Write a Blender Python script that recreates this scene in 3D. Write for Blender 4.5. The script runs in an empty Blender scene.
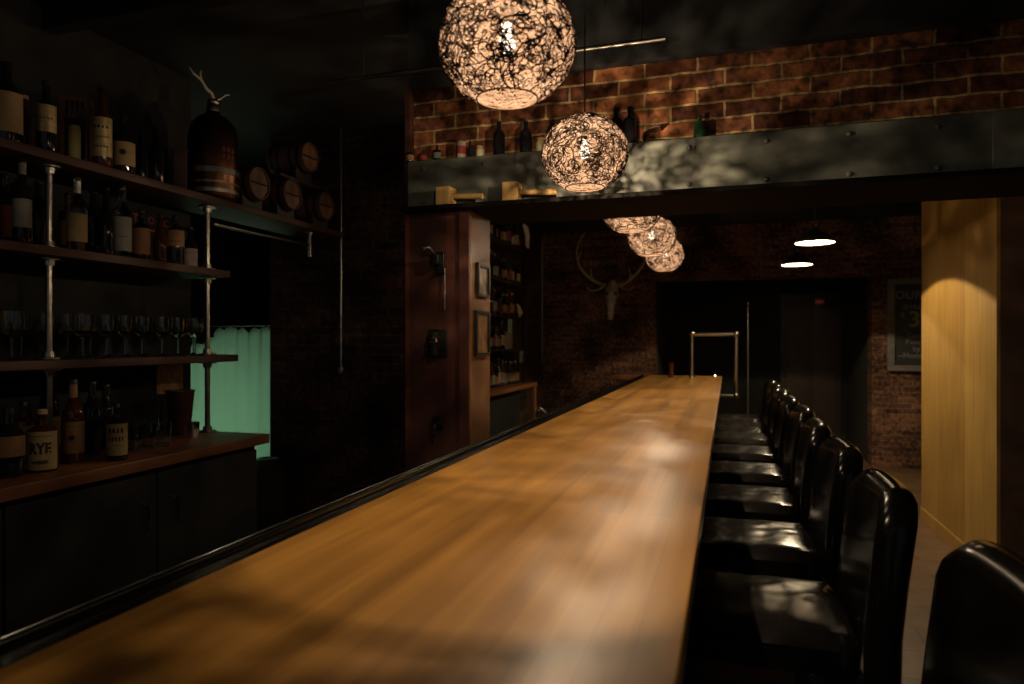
import bpy, bmesh, math, random
from mathutils import Vector, Matrix
PI = math.pi
sc = bpy.context.scene
C = sc.collection

# ------------------------------------------------------------------ camera
THETA = math.radians(17.5)          # turned left of the bar's own direction (+Y)
CT, ST = math.cos(THETA), math.sin(THETA)
EYE = 1.45
cam = bpy.data.cameras.new('camera'); camo = bpy.data.objects.new('camera', cam); C.objects.link(camo)
camo.location = (0, 0, EYE); camo.rotation_euler = (PI/2, 0, THETA)
cam.lens = 24; cam.sensor_width = 36; cam.shift_y = -0.002; cam.clip_start = .05
cam.dof.use_dof = True; cam.dof.focus_distance = 2.3; cam.dof.aperture_fstop = 3.2
sc.camera = camo
# ------------------------------------------------------------------ world, exposure
w = bpy.data.worlds.new('night'); sc.world = w; w.use_nodes = True
w.node_tree.nodes['Background'].inputs[0].default_value = (0.9, 0.97, 1.0, 1)
w.node_tree.nodes['Background'].inputs[1].default_value = 0.07
sc.view_settings.view_transform = 'Standard'; sc.view_settings.look = 'None'
sc.view_settings.gamma = 1; sc.view_settings.use_curve_mapping = False
sc.view_settings.exposure = 0.0
sc.cycles.max_bounces = 8
sc.cycles.sample_clamp_indirect = 3.0
LAMP_W = 36.0                        # woven pendants
LAMP_COL = (1.0, .76, .50)
DOME_W = 78.0                        # metal dome pendants
BACKLIGHT = 2.2                        # added glowing panel, unseen behind the curtain
LAMPS = [(-.42,1.30,2.04), (-.43,2.13,2.04), (-.405,3.04,2.04), (-.41,3.95,2.04), (-.415,4.84,2.04)]

# ------------------------------------------------------------------ where a sight line meets a real plane (used to measure the room)
def _ang(px): return math.atan((px-512)/683.) - THETA
def onx(px, X): return X/math.tan(_ang(px))          # Y on the plane X
def ony(px, Y): return Y*math.tan(_ang(px))          # X on the plane Y
def onz(px, py, Z):
    d = 683*(EYE-Z)/(py-340.); r = (px-512)/683.*d
    return (r*CT-d*ST, r*ST+d*CT)
def zat(X, Y, py): return EYE + (340-py)/683.*(-X*ST+Y*CT)

# ------------------------------------------------------------------ materials
MATS = {}
def nt(name):
    m = bpy.data.materials.new(name); m.use_nodes = True
    t = m.node_tree; b = t.nodes['Principled BSDF']; MATS[name] = m
    return m, t, b
def col(c): return (c[0], c[1], c[2], 1)
def setp(b, **k):
    for n, v in k.items():
        n = n.replace('_', ' ')
        if n in b.inputs: b.inputs[n].default_value = col(v) if isinstance(v, tuple) else v
def node(t, kind, **k):
    n = t.nodes.new(kind)
    for a, v in k.items():
        if a.startswith('i_'):
            n.inputs[a[2:].replace('_', ' ')].default_value = v
        else: setattr(n, a, v)
    return n
def coords(t, scale=(1,1,1), rot=(0,0,0)):
    tc = node(t, 'ShaderNodeTexCoord'); mp = node(t, 'ShaderNodeMapping')
    mp.inputs['Scale'].default_value = scale; mp.inputs['Rotation'].default_value = rot
    t.links.new(tc.outputs['Object'], mp.inputs[0]); return mp.outputs[0]
def ramp(t, fac, stops):
    r = node(t, 'ShaderNodeValToRGB'); e = r.color_ramp.elements
    while len(e) < len(stops): e.new(.5)
    for i, (p, c) in enumerate(stops): e[i].position = p; e[i].color = col(c)
    t.links.new(fac, r.inputs[0]); return r.outputs[0]
def bump(t, b, h, s=.3, d=.01):
    n = node(t, 'ShaderNodeBump'); n.inputs['Strength'].default_value = s; n.inputs['Distance'].default_value = d
    t.links.new(h, n.inputs['Height']); t.links.new(n.outputs[0], b.inputs['Normal'])
def plain(name, c, rough=.5, metal=0., var=.15, nscale=12., bmp=0., spec=.5, coat=0.):
    m, t, b = nt(name); setp(b, Roughness=rough, Metallic=metal, Specular_IOR_Level=spec, Coat_Weight=coat)
    v = coords(t); n = node(t, 'ShaderNodeTexNoise', i_Scale=nscale, i_Detail=4.); t.links.new(v, n.inputs['Vector'])
    lo = tuple(x*(1-var) for x in c); hi = tuple(min(1, x*(1+var)) for x in c)
    t.links.new(ramp(t, n.outputs[0], [(.3, lo), (.7, hi)]), b.inputs['Base Color'])
    if bmp: bump(t, b, n.outputs[0], bmp, .004)
    return m
def wood(name, dark, light, axis='Y', plank=.045, rough=.35, coat=0., coat_rough=.2, grain=1.0, length=1.1, bmp=.05, tone=.5):
    """boards running along axis, each with its own tone, with stretched grain"""
    m, t, b = nt(name); setp(b, Roughness=rough, Coat_Weight=coat, Coat_Roughness=coat_rough)
    rot = {'Y': (0,0,PI/2), 'X': (0,0,0), 'Z': (0,PI/2,0)}[axis]
    v = coords(t, (1,1,1), rot)
    if axis == 'Z':          # vertical boards on walls facing X or Y
        tc = node(t, 'ShaderNodeTexCoord'); sp = node(t, 'ShaderNodeSeparateXYZ'); cb = node(t, 'ShaderNodeCombineXYZ')
        ad = node(t, 'ShaderNodeMath', operation='ADD')
        t.links.new(tc.outputs['Object'], sp.inputs[0]); t.links.new(sp.outputs[0], ad.inputs[0]); t.links.new(sp.outputs[1], ad.inputs[1])
        t.links.new(sp.outputs[2], cb.inputs[0]); t.links.new(ad.outputs[0], cb.inputs[1]); v = cb.outputs[0]
    br = node(t, 'ShaderNodeTexBrick', offset=.37, squash=1.0)
    for k, x in (('Scale', 1.), ('Brick Width', length), ('Row Height', plank), ('Mortar Size', .0006), ('Bias', 0.)): br.inputs[k].default_value = x
    br.inputs['Color1'].default_value = (0,0,0,1); br.inputs['Color2'].default_value = (1,1,1,1); br.inputs['Mortar'].default_value = (.1,.1,.1,1)
    t.links.new(v, br.inputs['Vector'])
    st = node(t, 'ShaderNodeMapping'); st.inputs['Scale'].default_value = (2.2*grain, 38*grain, 38*grain); t.links.new(v, st.inputs[0])
    n = node(t, 'ShaderNodeTexNoise', i_Scale=1., i_Detail=6., i_Distortion=.6); t.links.new(st.outputs[0], n.inputs['Vector'])
    mx = node(t, 'ShaderNodeMix', data_type='FLOAT'); mx.inputs[0].default_value = tone
    t.links.new(n.outputs[0], mx.inputs[2]); t.links.new(br.outputs[0], mx.inputs[3])
    t.links.new(ramp(t, mx.outputs[0], [(.15, dark), (.8, light)]), b.inputs['Base Color'])
    bump(t, b, n.outputs[0], bmp, .002)
    return m
def brick(name, c1, c2, mortar, bw=.2, rh=.062, ms=.006, side='Y', bs=.8):
    m, t, b = nt(name); setp(b, Roughness=.85, Specular_IOR_Level=.25)
    tc = node(t, 'ShaderNodeTexCoord'); sp = node(t, 'ShaderNodeSeparateXYZ'); cb = node(t, 'ShaderNodeCombineXYZ')
    t.links.new(tc.outputs['Object'], sp.inputs[0]); t.links.new(sp.outputs[0 if side == 'Y' else 1], cb.inputs[0]); t.links.new(sp.outputs[2], cb.inputs[1])
    nw = node(t, 'ShaderNodeTexNoise', i_Scale=9., i_Detail=3.); t.links.new(tc.outputs['Object'], nw.inputs['Vector'])
    vm = node(t, 'ShaderNodeVectorMath', operation='SCALE'); vm.inputs['Scale'].default_value = .018
    t.links.new(nw.outputs['Color'], vm.inputs[0])
    va = node(t, 'ShaderNodeVectorMath', operation='ADD'); t.links.new(cb.outputs[0], va.inputs[0]); t.links.new(vm.outputs[0], va.inputs[1])
    br = node(t, 'ShaderNodeTexBrick', offset=.5)
    for k, x in (('Scale', 1.), ('Brick Width', bw), ('Row Height', rh), ('Mortar Size', ms), ('Mortar Smooth', .3), ('Bias', -.1)): br.inputs[k].default_value = x
    br.inputs['Color1'].default_value = col(c1); br.inputs['Color2'].default_value = col(c2); br.inputs['Mortar'].default_value = col(mortar)
    t.links.new(va.outputs[0], br.inputs['Vector'])
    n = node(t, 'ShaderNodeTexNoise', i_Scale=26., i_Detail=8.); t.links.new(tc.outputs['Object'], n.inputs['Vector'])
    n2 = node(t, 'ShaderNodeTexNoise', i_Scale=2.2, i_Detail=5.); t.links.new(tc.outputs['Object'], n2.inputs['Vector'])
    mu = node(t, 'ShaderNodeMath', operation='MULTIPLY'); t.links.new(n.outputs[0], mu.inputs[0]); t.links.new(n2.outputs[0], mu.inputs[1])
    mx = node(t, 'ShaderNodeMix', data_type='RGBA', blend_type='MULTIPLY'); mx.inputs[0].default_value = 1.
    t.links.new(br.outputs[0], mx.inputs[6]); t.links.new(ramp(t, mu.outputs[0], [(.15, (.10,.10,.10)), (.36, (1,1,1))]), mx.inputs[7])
    t.links.new(mx.outputs[2], b.inputs['Base Color'])
    ad = node(t, 'ShaderNodeMath', operation='MULTIPLY_ADD'); ad.inputs[1].default_value = -.7
    t.links.new(br.outputs['Fac'], ad.inputs[0]); t.links.new(n.outputs[0], ad.inputs[2])
    bump(t, b, ad.outputs[0], bs, .012)
    return m
def glass(name, c, rough=.02, trans=1.0):
    m, t, b = nt(name); setp(b, Base_Color=c, Roughness=rough, Transmission_Weight=trans, IOR=1.47); return m
def emit(name, c, s):
    m, t, b = nt(name); setp(b, Base_Color=(0,0,0), Emission_Color=c, Emission_Strength=s); return m

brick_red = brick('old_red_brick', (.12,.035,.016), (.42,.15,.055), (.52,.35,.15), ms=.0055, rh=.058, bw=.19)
brick_red_side = brick('old_red_brick_side', (.17,.055,.028), (.33,.12,.055), (.36,.25,.13), side='X', ms=.007)
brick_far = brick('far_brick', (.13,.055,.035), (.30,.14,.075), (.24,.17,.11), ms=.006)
brick_pier = brick('shade_toned_pier_brick', (.035,.014,.009), (.09,.034,.018), (.085,.055,.035), ms=.006)  # darker copy of the red brick, the pier's shade put into its colour
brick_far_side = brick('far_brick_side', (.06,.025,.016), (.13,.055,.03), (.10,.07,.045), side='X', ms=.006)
bar_wood = wood('bar_top_lacquered_planks', (.19,.080,.012), (.56,.27,.05), 'Y', .055, .36, .7, .36, .6, 1.5, .02, .26)
counter_wood = wood('back_counter_wood', (.10,.035,.012), (.24,.09,.03), 'Y', .09, .42)
shelf_wood = wood('shelf_plank', (.022,.008,.005), (.06,.02,.01), 'Y', .14, .6)
column_wood = wood('rusty_red_boards', (.022,.007,.005), (.11,.028,.012), 'Z', .16, .62, grain=.35)
side_wood = wood('amber_boards', (.07,.03,.012), (.26,.12,.035), 'Z', .12, .55, grain=.4)
ply = wood('yellow_plywood', (.30,.165,.035), (.72,.45,.13), 'Z', .61, .5, grain=.9, length=3.5)
ply_edge = plain('brown_painted_board', (.17,.095,.055), .7, var=.2)
mallet_wood = wood('mallet_maple', (.45,.26,.08), (.7,.45,.17), 'X', .2, .5)
timber_dark = wood('dark_timber', (.018,.012,.009), (.04,.026,.017), 'X', .3, .6)
lintel_black = plain('blackened_flange', (.008,.007,.006), .8, spec=.1)
stool_wood = wood('espresso_legs', (.012,.008,.006), (.03,.02,.014), 'Z', .3, .45)
black_wall = plain('black_painted_wall', (.009,.009,.008), .9, var=.3, nscale=5, bmp=.2)
black_ceiling = plain('black_painted_ceiling', (.009,.009,.008), .85, var=.3, nscale=4)
cabinet_black = plain('black_cabinet_paint', (.012,.012,.011), .7, var=.2, spec=.2)
dark_metal = plain('dark_pipe_steel', (.22,.2,.17), .35, 1., var=.25, nscale=40)
bright_metal = plain('worn_galvanised_pipe', (.40,.37,.31), .3, 1., var=.15, nscale=50)
chrome = plain('chrome', (.8,.8,.78), .12, 1., var=.05)
black_iron = plain('black_iron', (.02,.02,.02), .35, .6, var=.3, nscale=30, bmp=.2)
channel_metal = plain('drip_rail_metal', (.10,.10,.10), .2, 1., var=.15, nscale=20)
copper = plain('browned_copper', (.09,.04,.02), .33, 1., var=.3, nscale=9)
steel_band = plain('polished_band', (.62,.58,.5), .28, 1., var=.1)
dome_black = plain('black_enamel', (.015,.014,.013), .3, 0, var=.2, coat=.4)
dome_white = plain('white_enamel_inside', (.85,.8,.72), .5, var=.03)
cord_black = plain('black_cord', (.012,.012,.012), .7)
chalk_black = plain('chalkboard_slate', (.022,.023,.022), .75, var=.3, nscale=6)
chalk_white = plain('chalk_white', (.16,.16,.15), .9, var=.3, nscale=60)
chalk_yellow = plain('chalk_yellow', (.26,.22,.05), .9, var=.3, nscale=60)
frame_grey = plain('grey_weathered_frame', (.16,.145,.125), .7, var=.25, nscale=20, bmp=.3)
bone = plain('weathered_bone', (.46,.41,.32), .65, var=.3, nscale=14, bmp=.3)
horn = plain('antler_horn', (.40,.34,.25), .55, var=.35, nscale=20, bmp=.3)
paper_cream = plain('cream_label', (.30,.21,.09), .7, var=.12, nscale=30)
paper_white = plain('white_label', (.20,.195,.16), .7, var=.12, nscale=30)
paper_brown = plain('tan_label', (.20,.095,.035), .7, var=.15, nscale=30)
paper_red = plain('red_label', (.15,.015,.01), .7, var=.15, nscale=30)
paper_gold = plain('gold_foil_label', (.62,.46,.22), .35, .7, var=.2, nscale=60)
ink = plain('black_ink', (.012,.01,.01), .7)
red_ink = plain('red_paint', (.20,.02,.012), .6)
cap_black = plain('black_cap', (.015,.015,.015), .35)
cap_tan = plain('tan_capsule', (.34,.17,.06), .5)
cork = plain('cork', (.4,.26,.13), .8)
glass_dark = glass('near_black_bottle_glass', (.012,.012,.014), .05, .25)
glass_amber = glass('amber_whiskey_glass', (.10,.03,.01), .04, .5)
glass_green = glass('green_bottle_glass', (.03,.09,.04), .04, .6)
glass_clear = glass('clear_glass', (.9,.95,.93), .01, 1.)
mirror_g = plain('picture_print', (.25,.2,.13), .6, var=.6, nscale=25)
print_amber = plain('amber_print', (.24,.13,.045), .5, var=.5, nscale=30)
card_green = plain('pale_green_card', (.35,.52,.42), .6, var=.2, nscale=50)
card_mauve = plain('grey_mauve_card', (.24,.18,.17), .7, var=.3, nscale=30)
sign_red = emit('exit_sign_red', (1.,.08,.05), .10)
cloth_white = plain('off_white_cloth', (.6,.56,.46), .9, var=.1)

def mk_leather():
    m, t, b = nt('black_leather'); setp(b, Roughness=.24, Specular_IOR_Level=.3, Base_Color=(.012,.010,.009))
    v = coords(t, (1,1,1)); n = node(t, 'ShaderNodeTexNoise', i_Scale=4.5, i_Detail=1., i_Distortion=1.2); t.links.new(v, n.inputs['Vector'])
    n2 = node(t, 'ShaderNodeTexNoise', i_Scale=160., i_Detail=2.); t.links.new(v, n2.inputs['Vector'])
    a = node(t, 'ShaderNodeMath', operation='MULTIPLY_ADD'); a.inputs[1].default_value = .01
    t.links.new(n2.outputs[0], a.inputs[0]); t.links.new(n.outputs[0], a.inputs[2])
    bump(t, b, a.outputs[0], .5, .03); return m
leather = mk_leather()
leather_back = plain('black_leather_back', (.008,.007,.006), .2, 0, var=.2, nscale=60, bmp=.01, spec=.3)
def mk_steel():
    m, t, b = nt('grey_green_painted_steel'); setp(b, Roughness=.6, Metallic=.1)
    v = coords(t); n = node(t, 'ShaderNodeTexNoise', i_Scale=5., i_Detail=9.); t.links.new(v, n.inputs['Vector'])
    t.links.new(ramp(t, n.outputs[0], [(.3, (.03,.026,.02)), (.48, (.09,.092,.07)), (.7, (.21,.215,.165))]), b.inputs['Base Color'])
    bump(t, b, n.outputs[0], .4, .005); return m
beam_steel = mk_steel()
def mk_tile():
    m, t, b = nt('brown_floor_tiles'); setp(b, Roughness=.45)
    v = coords(t); br = node(t, 'ShaderNodeTexBrick', offset=.5)
    for k, x in (('Scale', 1.), ('Brick Width', .6), ('Row Height', .3), ('Mortar Size', .004)): br.inputs[k].default_value = x
    br.inputs['Color1'].default_value = (.15,.085,.045,1); br.inputs['Color2'].default_value = (.22,.13,.07,1); br.inputs['Mortar'].default_value = (.07,.045,.03,1)
    t.links.new(v, br.inputs['Vector'])
    n = node(t, 'ShaderNodeTexNoise', i_Scale=6., i_Detail=8.); t.links.new(v, n.inputs['Vector'])
    mx = node(t, 'ShaderNodeMix', data_type='RGBA', blend_type='MULTIPLY'); mx.inputs[0].default_value = .8
    t.links.new(br.outputs[0], mx.inputs[6]); t.links.new(ramp(t, n.outputs[0], [(.3, (.5,.5,.5)), (.7, (1,1,1))]), mx.inputs[7])
    t.links.new(mx.outputs[2], b.inputs['Base Color']); return m
tile = mk_tile()
def mk_weave(name, c, transl):
    m, t, b = nt(name); setp(b, Base_Color=c, Roughness=.8, Specular_IOR_Level=.1)
    if transl:
        tr = node(t, 'ShaderNodeBsdfTranslucent'); tr.inputs[0].default_value = col(transl)
        mx = node(t, 'ShaderNodeMixShader'); mx.inputs[0].default_value = .5
        t.links.new(b.outputs[0], mx.inputs[1]); t.links.new(tr.outputs[0], mx.inputs[2])
        tp = node(t, 'ShaderNodeBsdfTransparent'); m2 = node(t, 'ShaderNodeMixShader'); m2.inputs[0].default_value = .5
        t.links.new(mx.outputs[0], m2.inputs[1]); t.links.new(tp.outputs[0], m2.inputs[2])
        t.links.new(m2.outputs[0], t.nodes['Material Output'].inputs[0])
    return m
weave_outer = mk_weave('brown_rattan_vine', (.045,.024,.015), None)
weave_inner = mk_weave('thin_pale_fibre', (.085,.060,.046), (.15,.105,.08))
def mk_bulb():
    m, t, b = nt('lit_bulb_glass')
    e = node(t, 'ShaderNodeEmission'); e.inputs[0].default_value = (1,.86,.68,1); e.inputs[1].default_value = 10
    tr = node(t, 'ShaderNodeBsdfTransparent'); mx = node(t, 'ShaderNodeMixShader'); mx.inputs[0].default_value = .25
    t.links.new(tr.outputs[0], mx.inputs[1]); t.links.new(e.outputs[0], mx.inputs[2]); t.links.new(mx.outputs[0], t.nodes['Material Output'].inputs[0])
    return m
bulb_mat = mk_bulb()
def mk_curtain():
    m, t, b = nt('pale_green_curtain'); setp(b, Base_Color=(.48,.62,.50), Roughness=.8)
    tr = node(t, 'ShaderNodeBsdfTranslucent'); tr.inputs[0].default_value = (.48,.60,.54,1)
    mx = node(t, 'ShaderNodeMixShader'); mx.inputs[0].default_value = .6
    t.links.new(b.outputs[0], mx.inputs[1]); t.links.new(tr.outputs[0], mx.inputs[2]); t.links.new(mx.outputs[0], t.nodes['Material Output'].inputs[0])
    return m
curtain_mat = mk_curtain()

# ------------------------------------------------------------------ mesh helpers
class MB:
    def __init__(s): s.bm = bmesh.new()
    def box(s, lo, hi, bev=0., M=None):
        b = bmesh.new(); bmesh.ops.create_cube(b, size=1)
        for v in b.verts: v.co = Vector([lo[i] + (v.co[i]+.5)*(hi[i]-lo[i]) for i in range(3)])
        if bev: bmesh.ops.bevel(b, geom=list(b.edges), offset=bev, segments=3, affect='EDGES', profile=.6)
        s._add(b, M); return s
    def _add(s, b, M=None):
        if M: bmesh.ops.transform(b, matrix=M, verts=b.verts)
        me = bpy.data.meshes.new('t'); b.to_mesh(me); b.free(); s.bm.from_mesh(me); bpy.data.meshes.remove(me)
    def lathe(s, prof, c=(0,0,0), seg=24, M=None, closed=False):
        b = bmesh.new(); rings = []
        for r, z in prof:
            if r < 1e-6: rings.append([b.verts.new((0,0,z))])
            else: rings.append([b.verts.new((r*math.cos(2*PI*k/seg), r*math.sin(2*PI*k/seg), z)) for k in range(seg)])
        if closed: rings.append(rings[0])
        for a, q in zip(rings, rings[1:]):
            for k in range(seg):
                j = (k+1) % seg
                f = [a[0] if len(a) == 1 else a[k]]
                if len(a) > 1: f.append(a[j])
                if len(q) > 1: f += [q[j], q[k]]
                else: f.append(q[0])
                if len(f) > 2: b.faces.new(f)
        T = Matrix.Translation(c); s._add(b, T @ M if M else T); return s
    def tube(s, pts, r, seg=8, cap=True):
        pts = [Vector(p) for p in pts]; n = len(pts); rs = r if isinstance(r, (list, tuple)) else [r]*n
        b = s.bm; rings = []; up = None
        for i, p in enumerate(pts):
            d = (pts[min(i+1, n-1)] - pts[max(i-1, 0)]).normalized()
            if up is None: up = d.orthogonal().normalized()
            up = (up - d*up.dot(d))
            up = up.normalized() if up.length > 1e-5 else d.orthogonal().normalized()
            sd = d.cross(up)
            rings.append([b.verts.new(p + (up*math.cos(2*PI*k/seg) + sd*math.sin(2*PI*k/seg))*rs[i]) for k in range(seg)])
        for a, q in zip(rings, rings[1:]):
            for k in range(seg): b.faces.new((a[k], a[(k+1) % seg], q[(k+1) % seg], q[k]))
        if cap: b.faces.new(rings[0][::-1]); b.faces.new(rings[-1])
        return s
    def mesh(s, name, mat, smooth=True):
        bmesh.ops.recalc_face_normals(s.bm, faces=s.bm.faces)
        me = bpy.data.meshes.new(name); s.bm.to_mesh(me); s.bm.free(); me.materials.append(mat)
        if smooth:
            for p in me.polygons: p.use_smooth = True
            me.set_sharp_from_angle(angle=math.radians(38))
        return me
    def obj(s, name, mat, parent=None, smooth=True):
        o = bpy.data.objects.new(name, s.mesh(name, mat, smooth)); C.objects.link(o); o.parent = parent; return o
def tag(o, label, cat, group=None, kind=None):
    o['label'] = label; o['category'] = cat
    if group: o['group'] = group
    if kind: o['kind'] = kind
    return o
def thing(name, label, cat, loc=(0,0,0), rz=0., group=None):
    o = bpy.data.objects.new(name, None); C.objects.link(o); o.location = loc; o.rotation_euler = (0,0,rz)
    o.empty_display_size = .05
    return tag(o, label, cat, group)
def struct(name, mb, mat, parent=None, smooth=False):
    o = mb.obj(name, mat, parent, smooth)
    if parent is None: o['kind'] = 'structure'
    return o
def ref(name, me, parent):
    o = bpy.data.objects.new(name, me); C.objects.link(o); o.parent = parent; return o
def copy_tree(o, parent=None):
    c = o.copy(); C.objects.link(c); c.parent = parent
    for ch in list(o.children): copy_tree(ch, c)
    return c
def dup(root, loc, rz=0., label=None, group=None):
    c = copy_tree(root); c.location = loc; c.rotation_euler = (0,0,rz)
    if label: c['label'] = label
    if group: c['group'] = group
    return c
def text_bm(s, size, thick=.0006, bend=None, M=None, bold=.018, tall=1.0):
    """lettering as mesh; bend = radius of the upright cylinder it wraps (front at -Y)"""
    cu = bpy.data.curves.new('t', 'FONT'); cu.body = s; cu.size = size; cu.align_x = 'CENTER'; cu.align_y = 'CENTER'
    cu.extrude = thick; cu.resolution_u = 2; cu.offset = size*bold
    o = bpy.data.objects.new('t', cu); me = bpy.data.meshes.new_from_object(o)
    bpy.data.objects.remove(o); bpy.data.curves.remove(cu)
    b = bmesh.new(); b.from_mesh(me); bpy.data.meshes.remove(me)
    bmesh.ops.triangulate(b, faces=b.faces)
    for v in b.verts:
        x, y, z = v.co; y *= tall
        if bend:
            a = x/bend; v.co = ((bend+z)*math.sin(a), -(bend+z)*math.cos(a), y)
        else: v.co = (x, -z, y)
    if M: bmesh.ops.transform(b, matrix=M, verts=b.verts)
    return b

# ================================================================== SETTING
XR = 3.2; CEIL = 2.85
struct('floor', MB().box((-4.6,-1.5,-.1), (XR+.2,11,0)), tile)
ceil = struct('ceiling', MB().box((-4.6,-1.5,CEIL), (XR+.2,11,CEIL+.1)), black_ceiling)
for y in (.9, 1.5, 2.1, 4.2, 5.4, 6.6, 7.8):
    struct('joist', MB().box((-2.7,y,CEIL-.12), (XR-.02,y+.06,CEIL-.001)), black_ceiling, ceil)
struct('wall_left', MB().box((-2.9,-1.5,0), (-2.75,2.98,CEIL)), black_wall)
struct('wall_right', MB().box((XR,-1.5,0), (XR+.15,11,CEIL)), black_wall)
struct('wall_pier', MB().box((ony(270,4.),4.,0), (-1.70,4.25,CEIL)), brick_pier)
struct('wall_kitchen_side', MB().box((-4.6,2.98,0), (-4.5,7,CEIL)), black_wall)
struct('wall_kitchen_back', MB().box((-4.5,6.9,0), (-2.47,7.,CEIL)), black_wall)
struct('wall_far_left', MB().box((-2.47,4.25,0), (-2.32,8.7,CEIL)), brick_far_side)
XL, XO, ZO = ony(656,8.7), ony(872,8.7), 2.19
b = MB().box((-2.47,8.7,0), (XL,8.95,CEIL)); b.box((XO,8.7,0), (XR,8.95,CEIL)); b.box((XL,8.7,ZO), (XO,8.95,CEIL))
struct('wall_back', b, brick_far)
b = MB().box((XL-.1,8.95,0), (XL,10.5,2.5)); b.box((XO,8.95,0), (XO+.1,10.5,2.5)); b.box((XL,10.4,0), (XO,10.5,2.5)); b.box((XL,8.95,2.35), (XO,10.4,2.5))
struct('wall_entry', b, black_wall)
door = MB().box((.72,10.33,0.02), (1.5,10.38,2.1), .004).obj('door_1', plain('dark_brown_door', (.02,.012,.008), .6), None); door['kind'] = 'structure'
MB().box((.80,10.315,.25), (1.08,10.33,1.9), .003).obj('door_panel', plain('brown_panel', (.035,.018,.012), .6), door)
MB().box((1.14,10.315,.25), (1.42,10.33,1.9), .003).obj('door_panel', MATS['brown_panel'], door)
MB().tube([(.77,10.3,.95),(.77,10.27,.98),(.77,10.27,1.2),(.77,10.3,1.23)], .01).obj('door_handle', dark_metal, door)
# partition with plywood on its bar side
wp = struct('wall_partition', MB().box((1.52,4.65,0), (XR,6.27,CEIL)), ply_edge)
struct('plywood_cladding', MB().box((1.50,4.652,.105), (1.519,6.268,CEIL)), ply, wp)
struct('baseboard', MB().box((1.488,4.66,0), (1.519,6.262,.10), .003), ply, wp)

# header over the opening: brick, painted steel beam, dark timber under it
H0, ZF, ZW, ZT = -1.24, 1.976, 2.174, 2.48
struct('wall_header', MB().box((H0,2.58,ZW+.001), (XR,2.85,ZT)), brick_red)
struct('trim_1', MB().box((H0,2.53,ZT), (XR,2.87,CEIL)), black_ceiling)
bm_ = struct('trim_2', MB().box((H0,2.52,ZF+.0005), (XR,2.85,ZW), .003), beam_steel)
for i in range(17):
    for z in (ZF+.03, ZW-.035):
        MB().lathe([(.010,0),(.008,.004),(.004,.007),(0,.0075)], (H0+.07+i*.26, 2.519, z), 8, Matrix.Rotation(PI/2,4,'X')).obj('rivet', beam_steel, bm_)
for x in (-.78, .80, 1.6):
    MB().box((x,2.514,ZF+.002), (x+.09,2.5195,ZW-.002), .002).obj('splice_plate', beam_steel, bm_)
struct('trim_3', MB().box((H0,2.44,ZF-.018), (XR,2.85,ZF), .004), lintel_black)
# clad column that carries the header
ZC = ZF-.019
cl = struct('trim_4', MB().box((H0,2.50,0), (-.98,2.735,ZC)), column_wood)
struct('side_boards', MB().box((-.979,2.502,0), (-.96,2.733,ZC)), side_wood, cl)
struct('edge_board', MB().box((H0-.022,2.54,0), (H0-.001,2.74,ZT)), column_wood, cl)
struct('corner_board', MB().box((-1.0,2.485,0), (-.96,2.499,ZC)), column_wood, cl)

# ================================================================== BAR
bar = thing('bar_counter', 'long lacquered wooden bar counter running away from the camera to the far room', 'bar counter', (-.43,4,0))
L = Vector(bar.location)
def bar_obj(name, mb, mat, par=bar, smooth=True):
    o = mb.obj(name, mat, par, smooth); o.matrix_parent_inverse = Matrix.Translation(-L); return o
XB0, XB1, YB = -.803, -.053, 7.5
bar_obj('wooden_top', MB().box((XB0,-.9,1.022), (XB1,YB,1.07), .004), bar_wood)
# drip rail: shallow channel with a raised outer lip
b = MB(); prof = [(-.805,1.03),(-.805,1.064),(-.815,1.064),(-.818,1.054),(-.858,1.053),(-.863,1.056),(-.865,1.068),(-.867,1.0705),(-.870,1.0705),(-.872,1.067),(-.872,1.03)]
rings = [[b.bm.verts.new((x,y,z)) for x, z in prof] for y in (-.9, YB)]
for k in range(len(prof)):
    j = (k+1) % len(prof); b.bm.faces.new((rings[0][k], rings[0][j], rings[1][j], rings[1][k]))
b.bm.faces.new(rings[0]); b.bm.faces.new(rings[1][::-1])
bar_obj('drip_rail', b, channel_metal)
bar_obj('rail_lip', MB().tube([(-.869,-.9,1.0745),(-.869,YB,1.0745)], .003, 10), channel_metal)
bar_obj('front_panel', MB().box((-.38,-.85,.0), (-.33,YB-.1,1.021)), stool_wood)
b = MB()
for z in (.25, .72): b.box((-.84,-.85,z), (-.4,YB-.1,z+.03))
for y in (-.8, .9, 2.6, 4.3, 6., 7.35): b.box((-.84,y,0), (-.4,y+.03,1.02))
bar_obj('under_shelves', b, cabinet_black)
bar_obj('foot_rail', MB().tube([(-.2,-.8,.2),(-.2,YB-.2,.2)], .02, 12), dark_metal)
bar_obj('return_top', MB().box((-1.17,7.22,1.03), (-.88,YB,1.07), .003), counter_wood)
bar_obj('return_panel', MB().box((-1.13,7.3,.0), (-.89,7.33,1.029)), ply)

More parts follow.
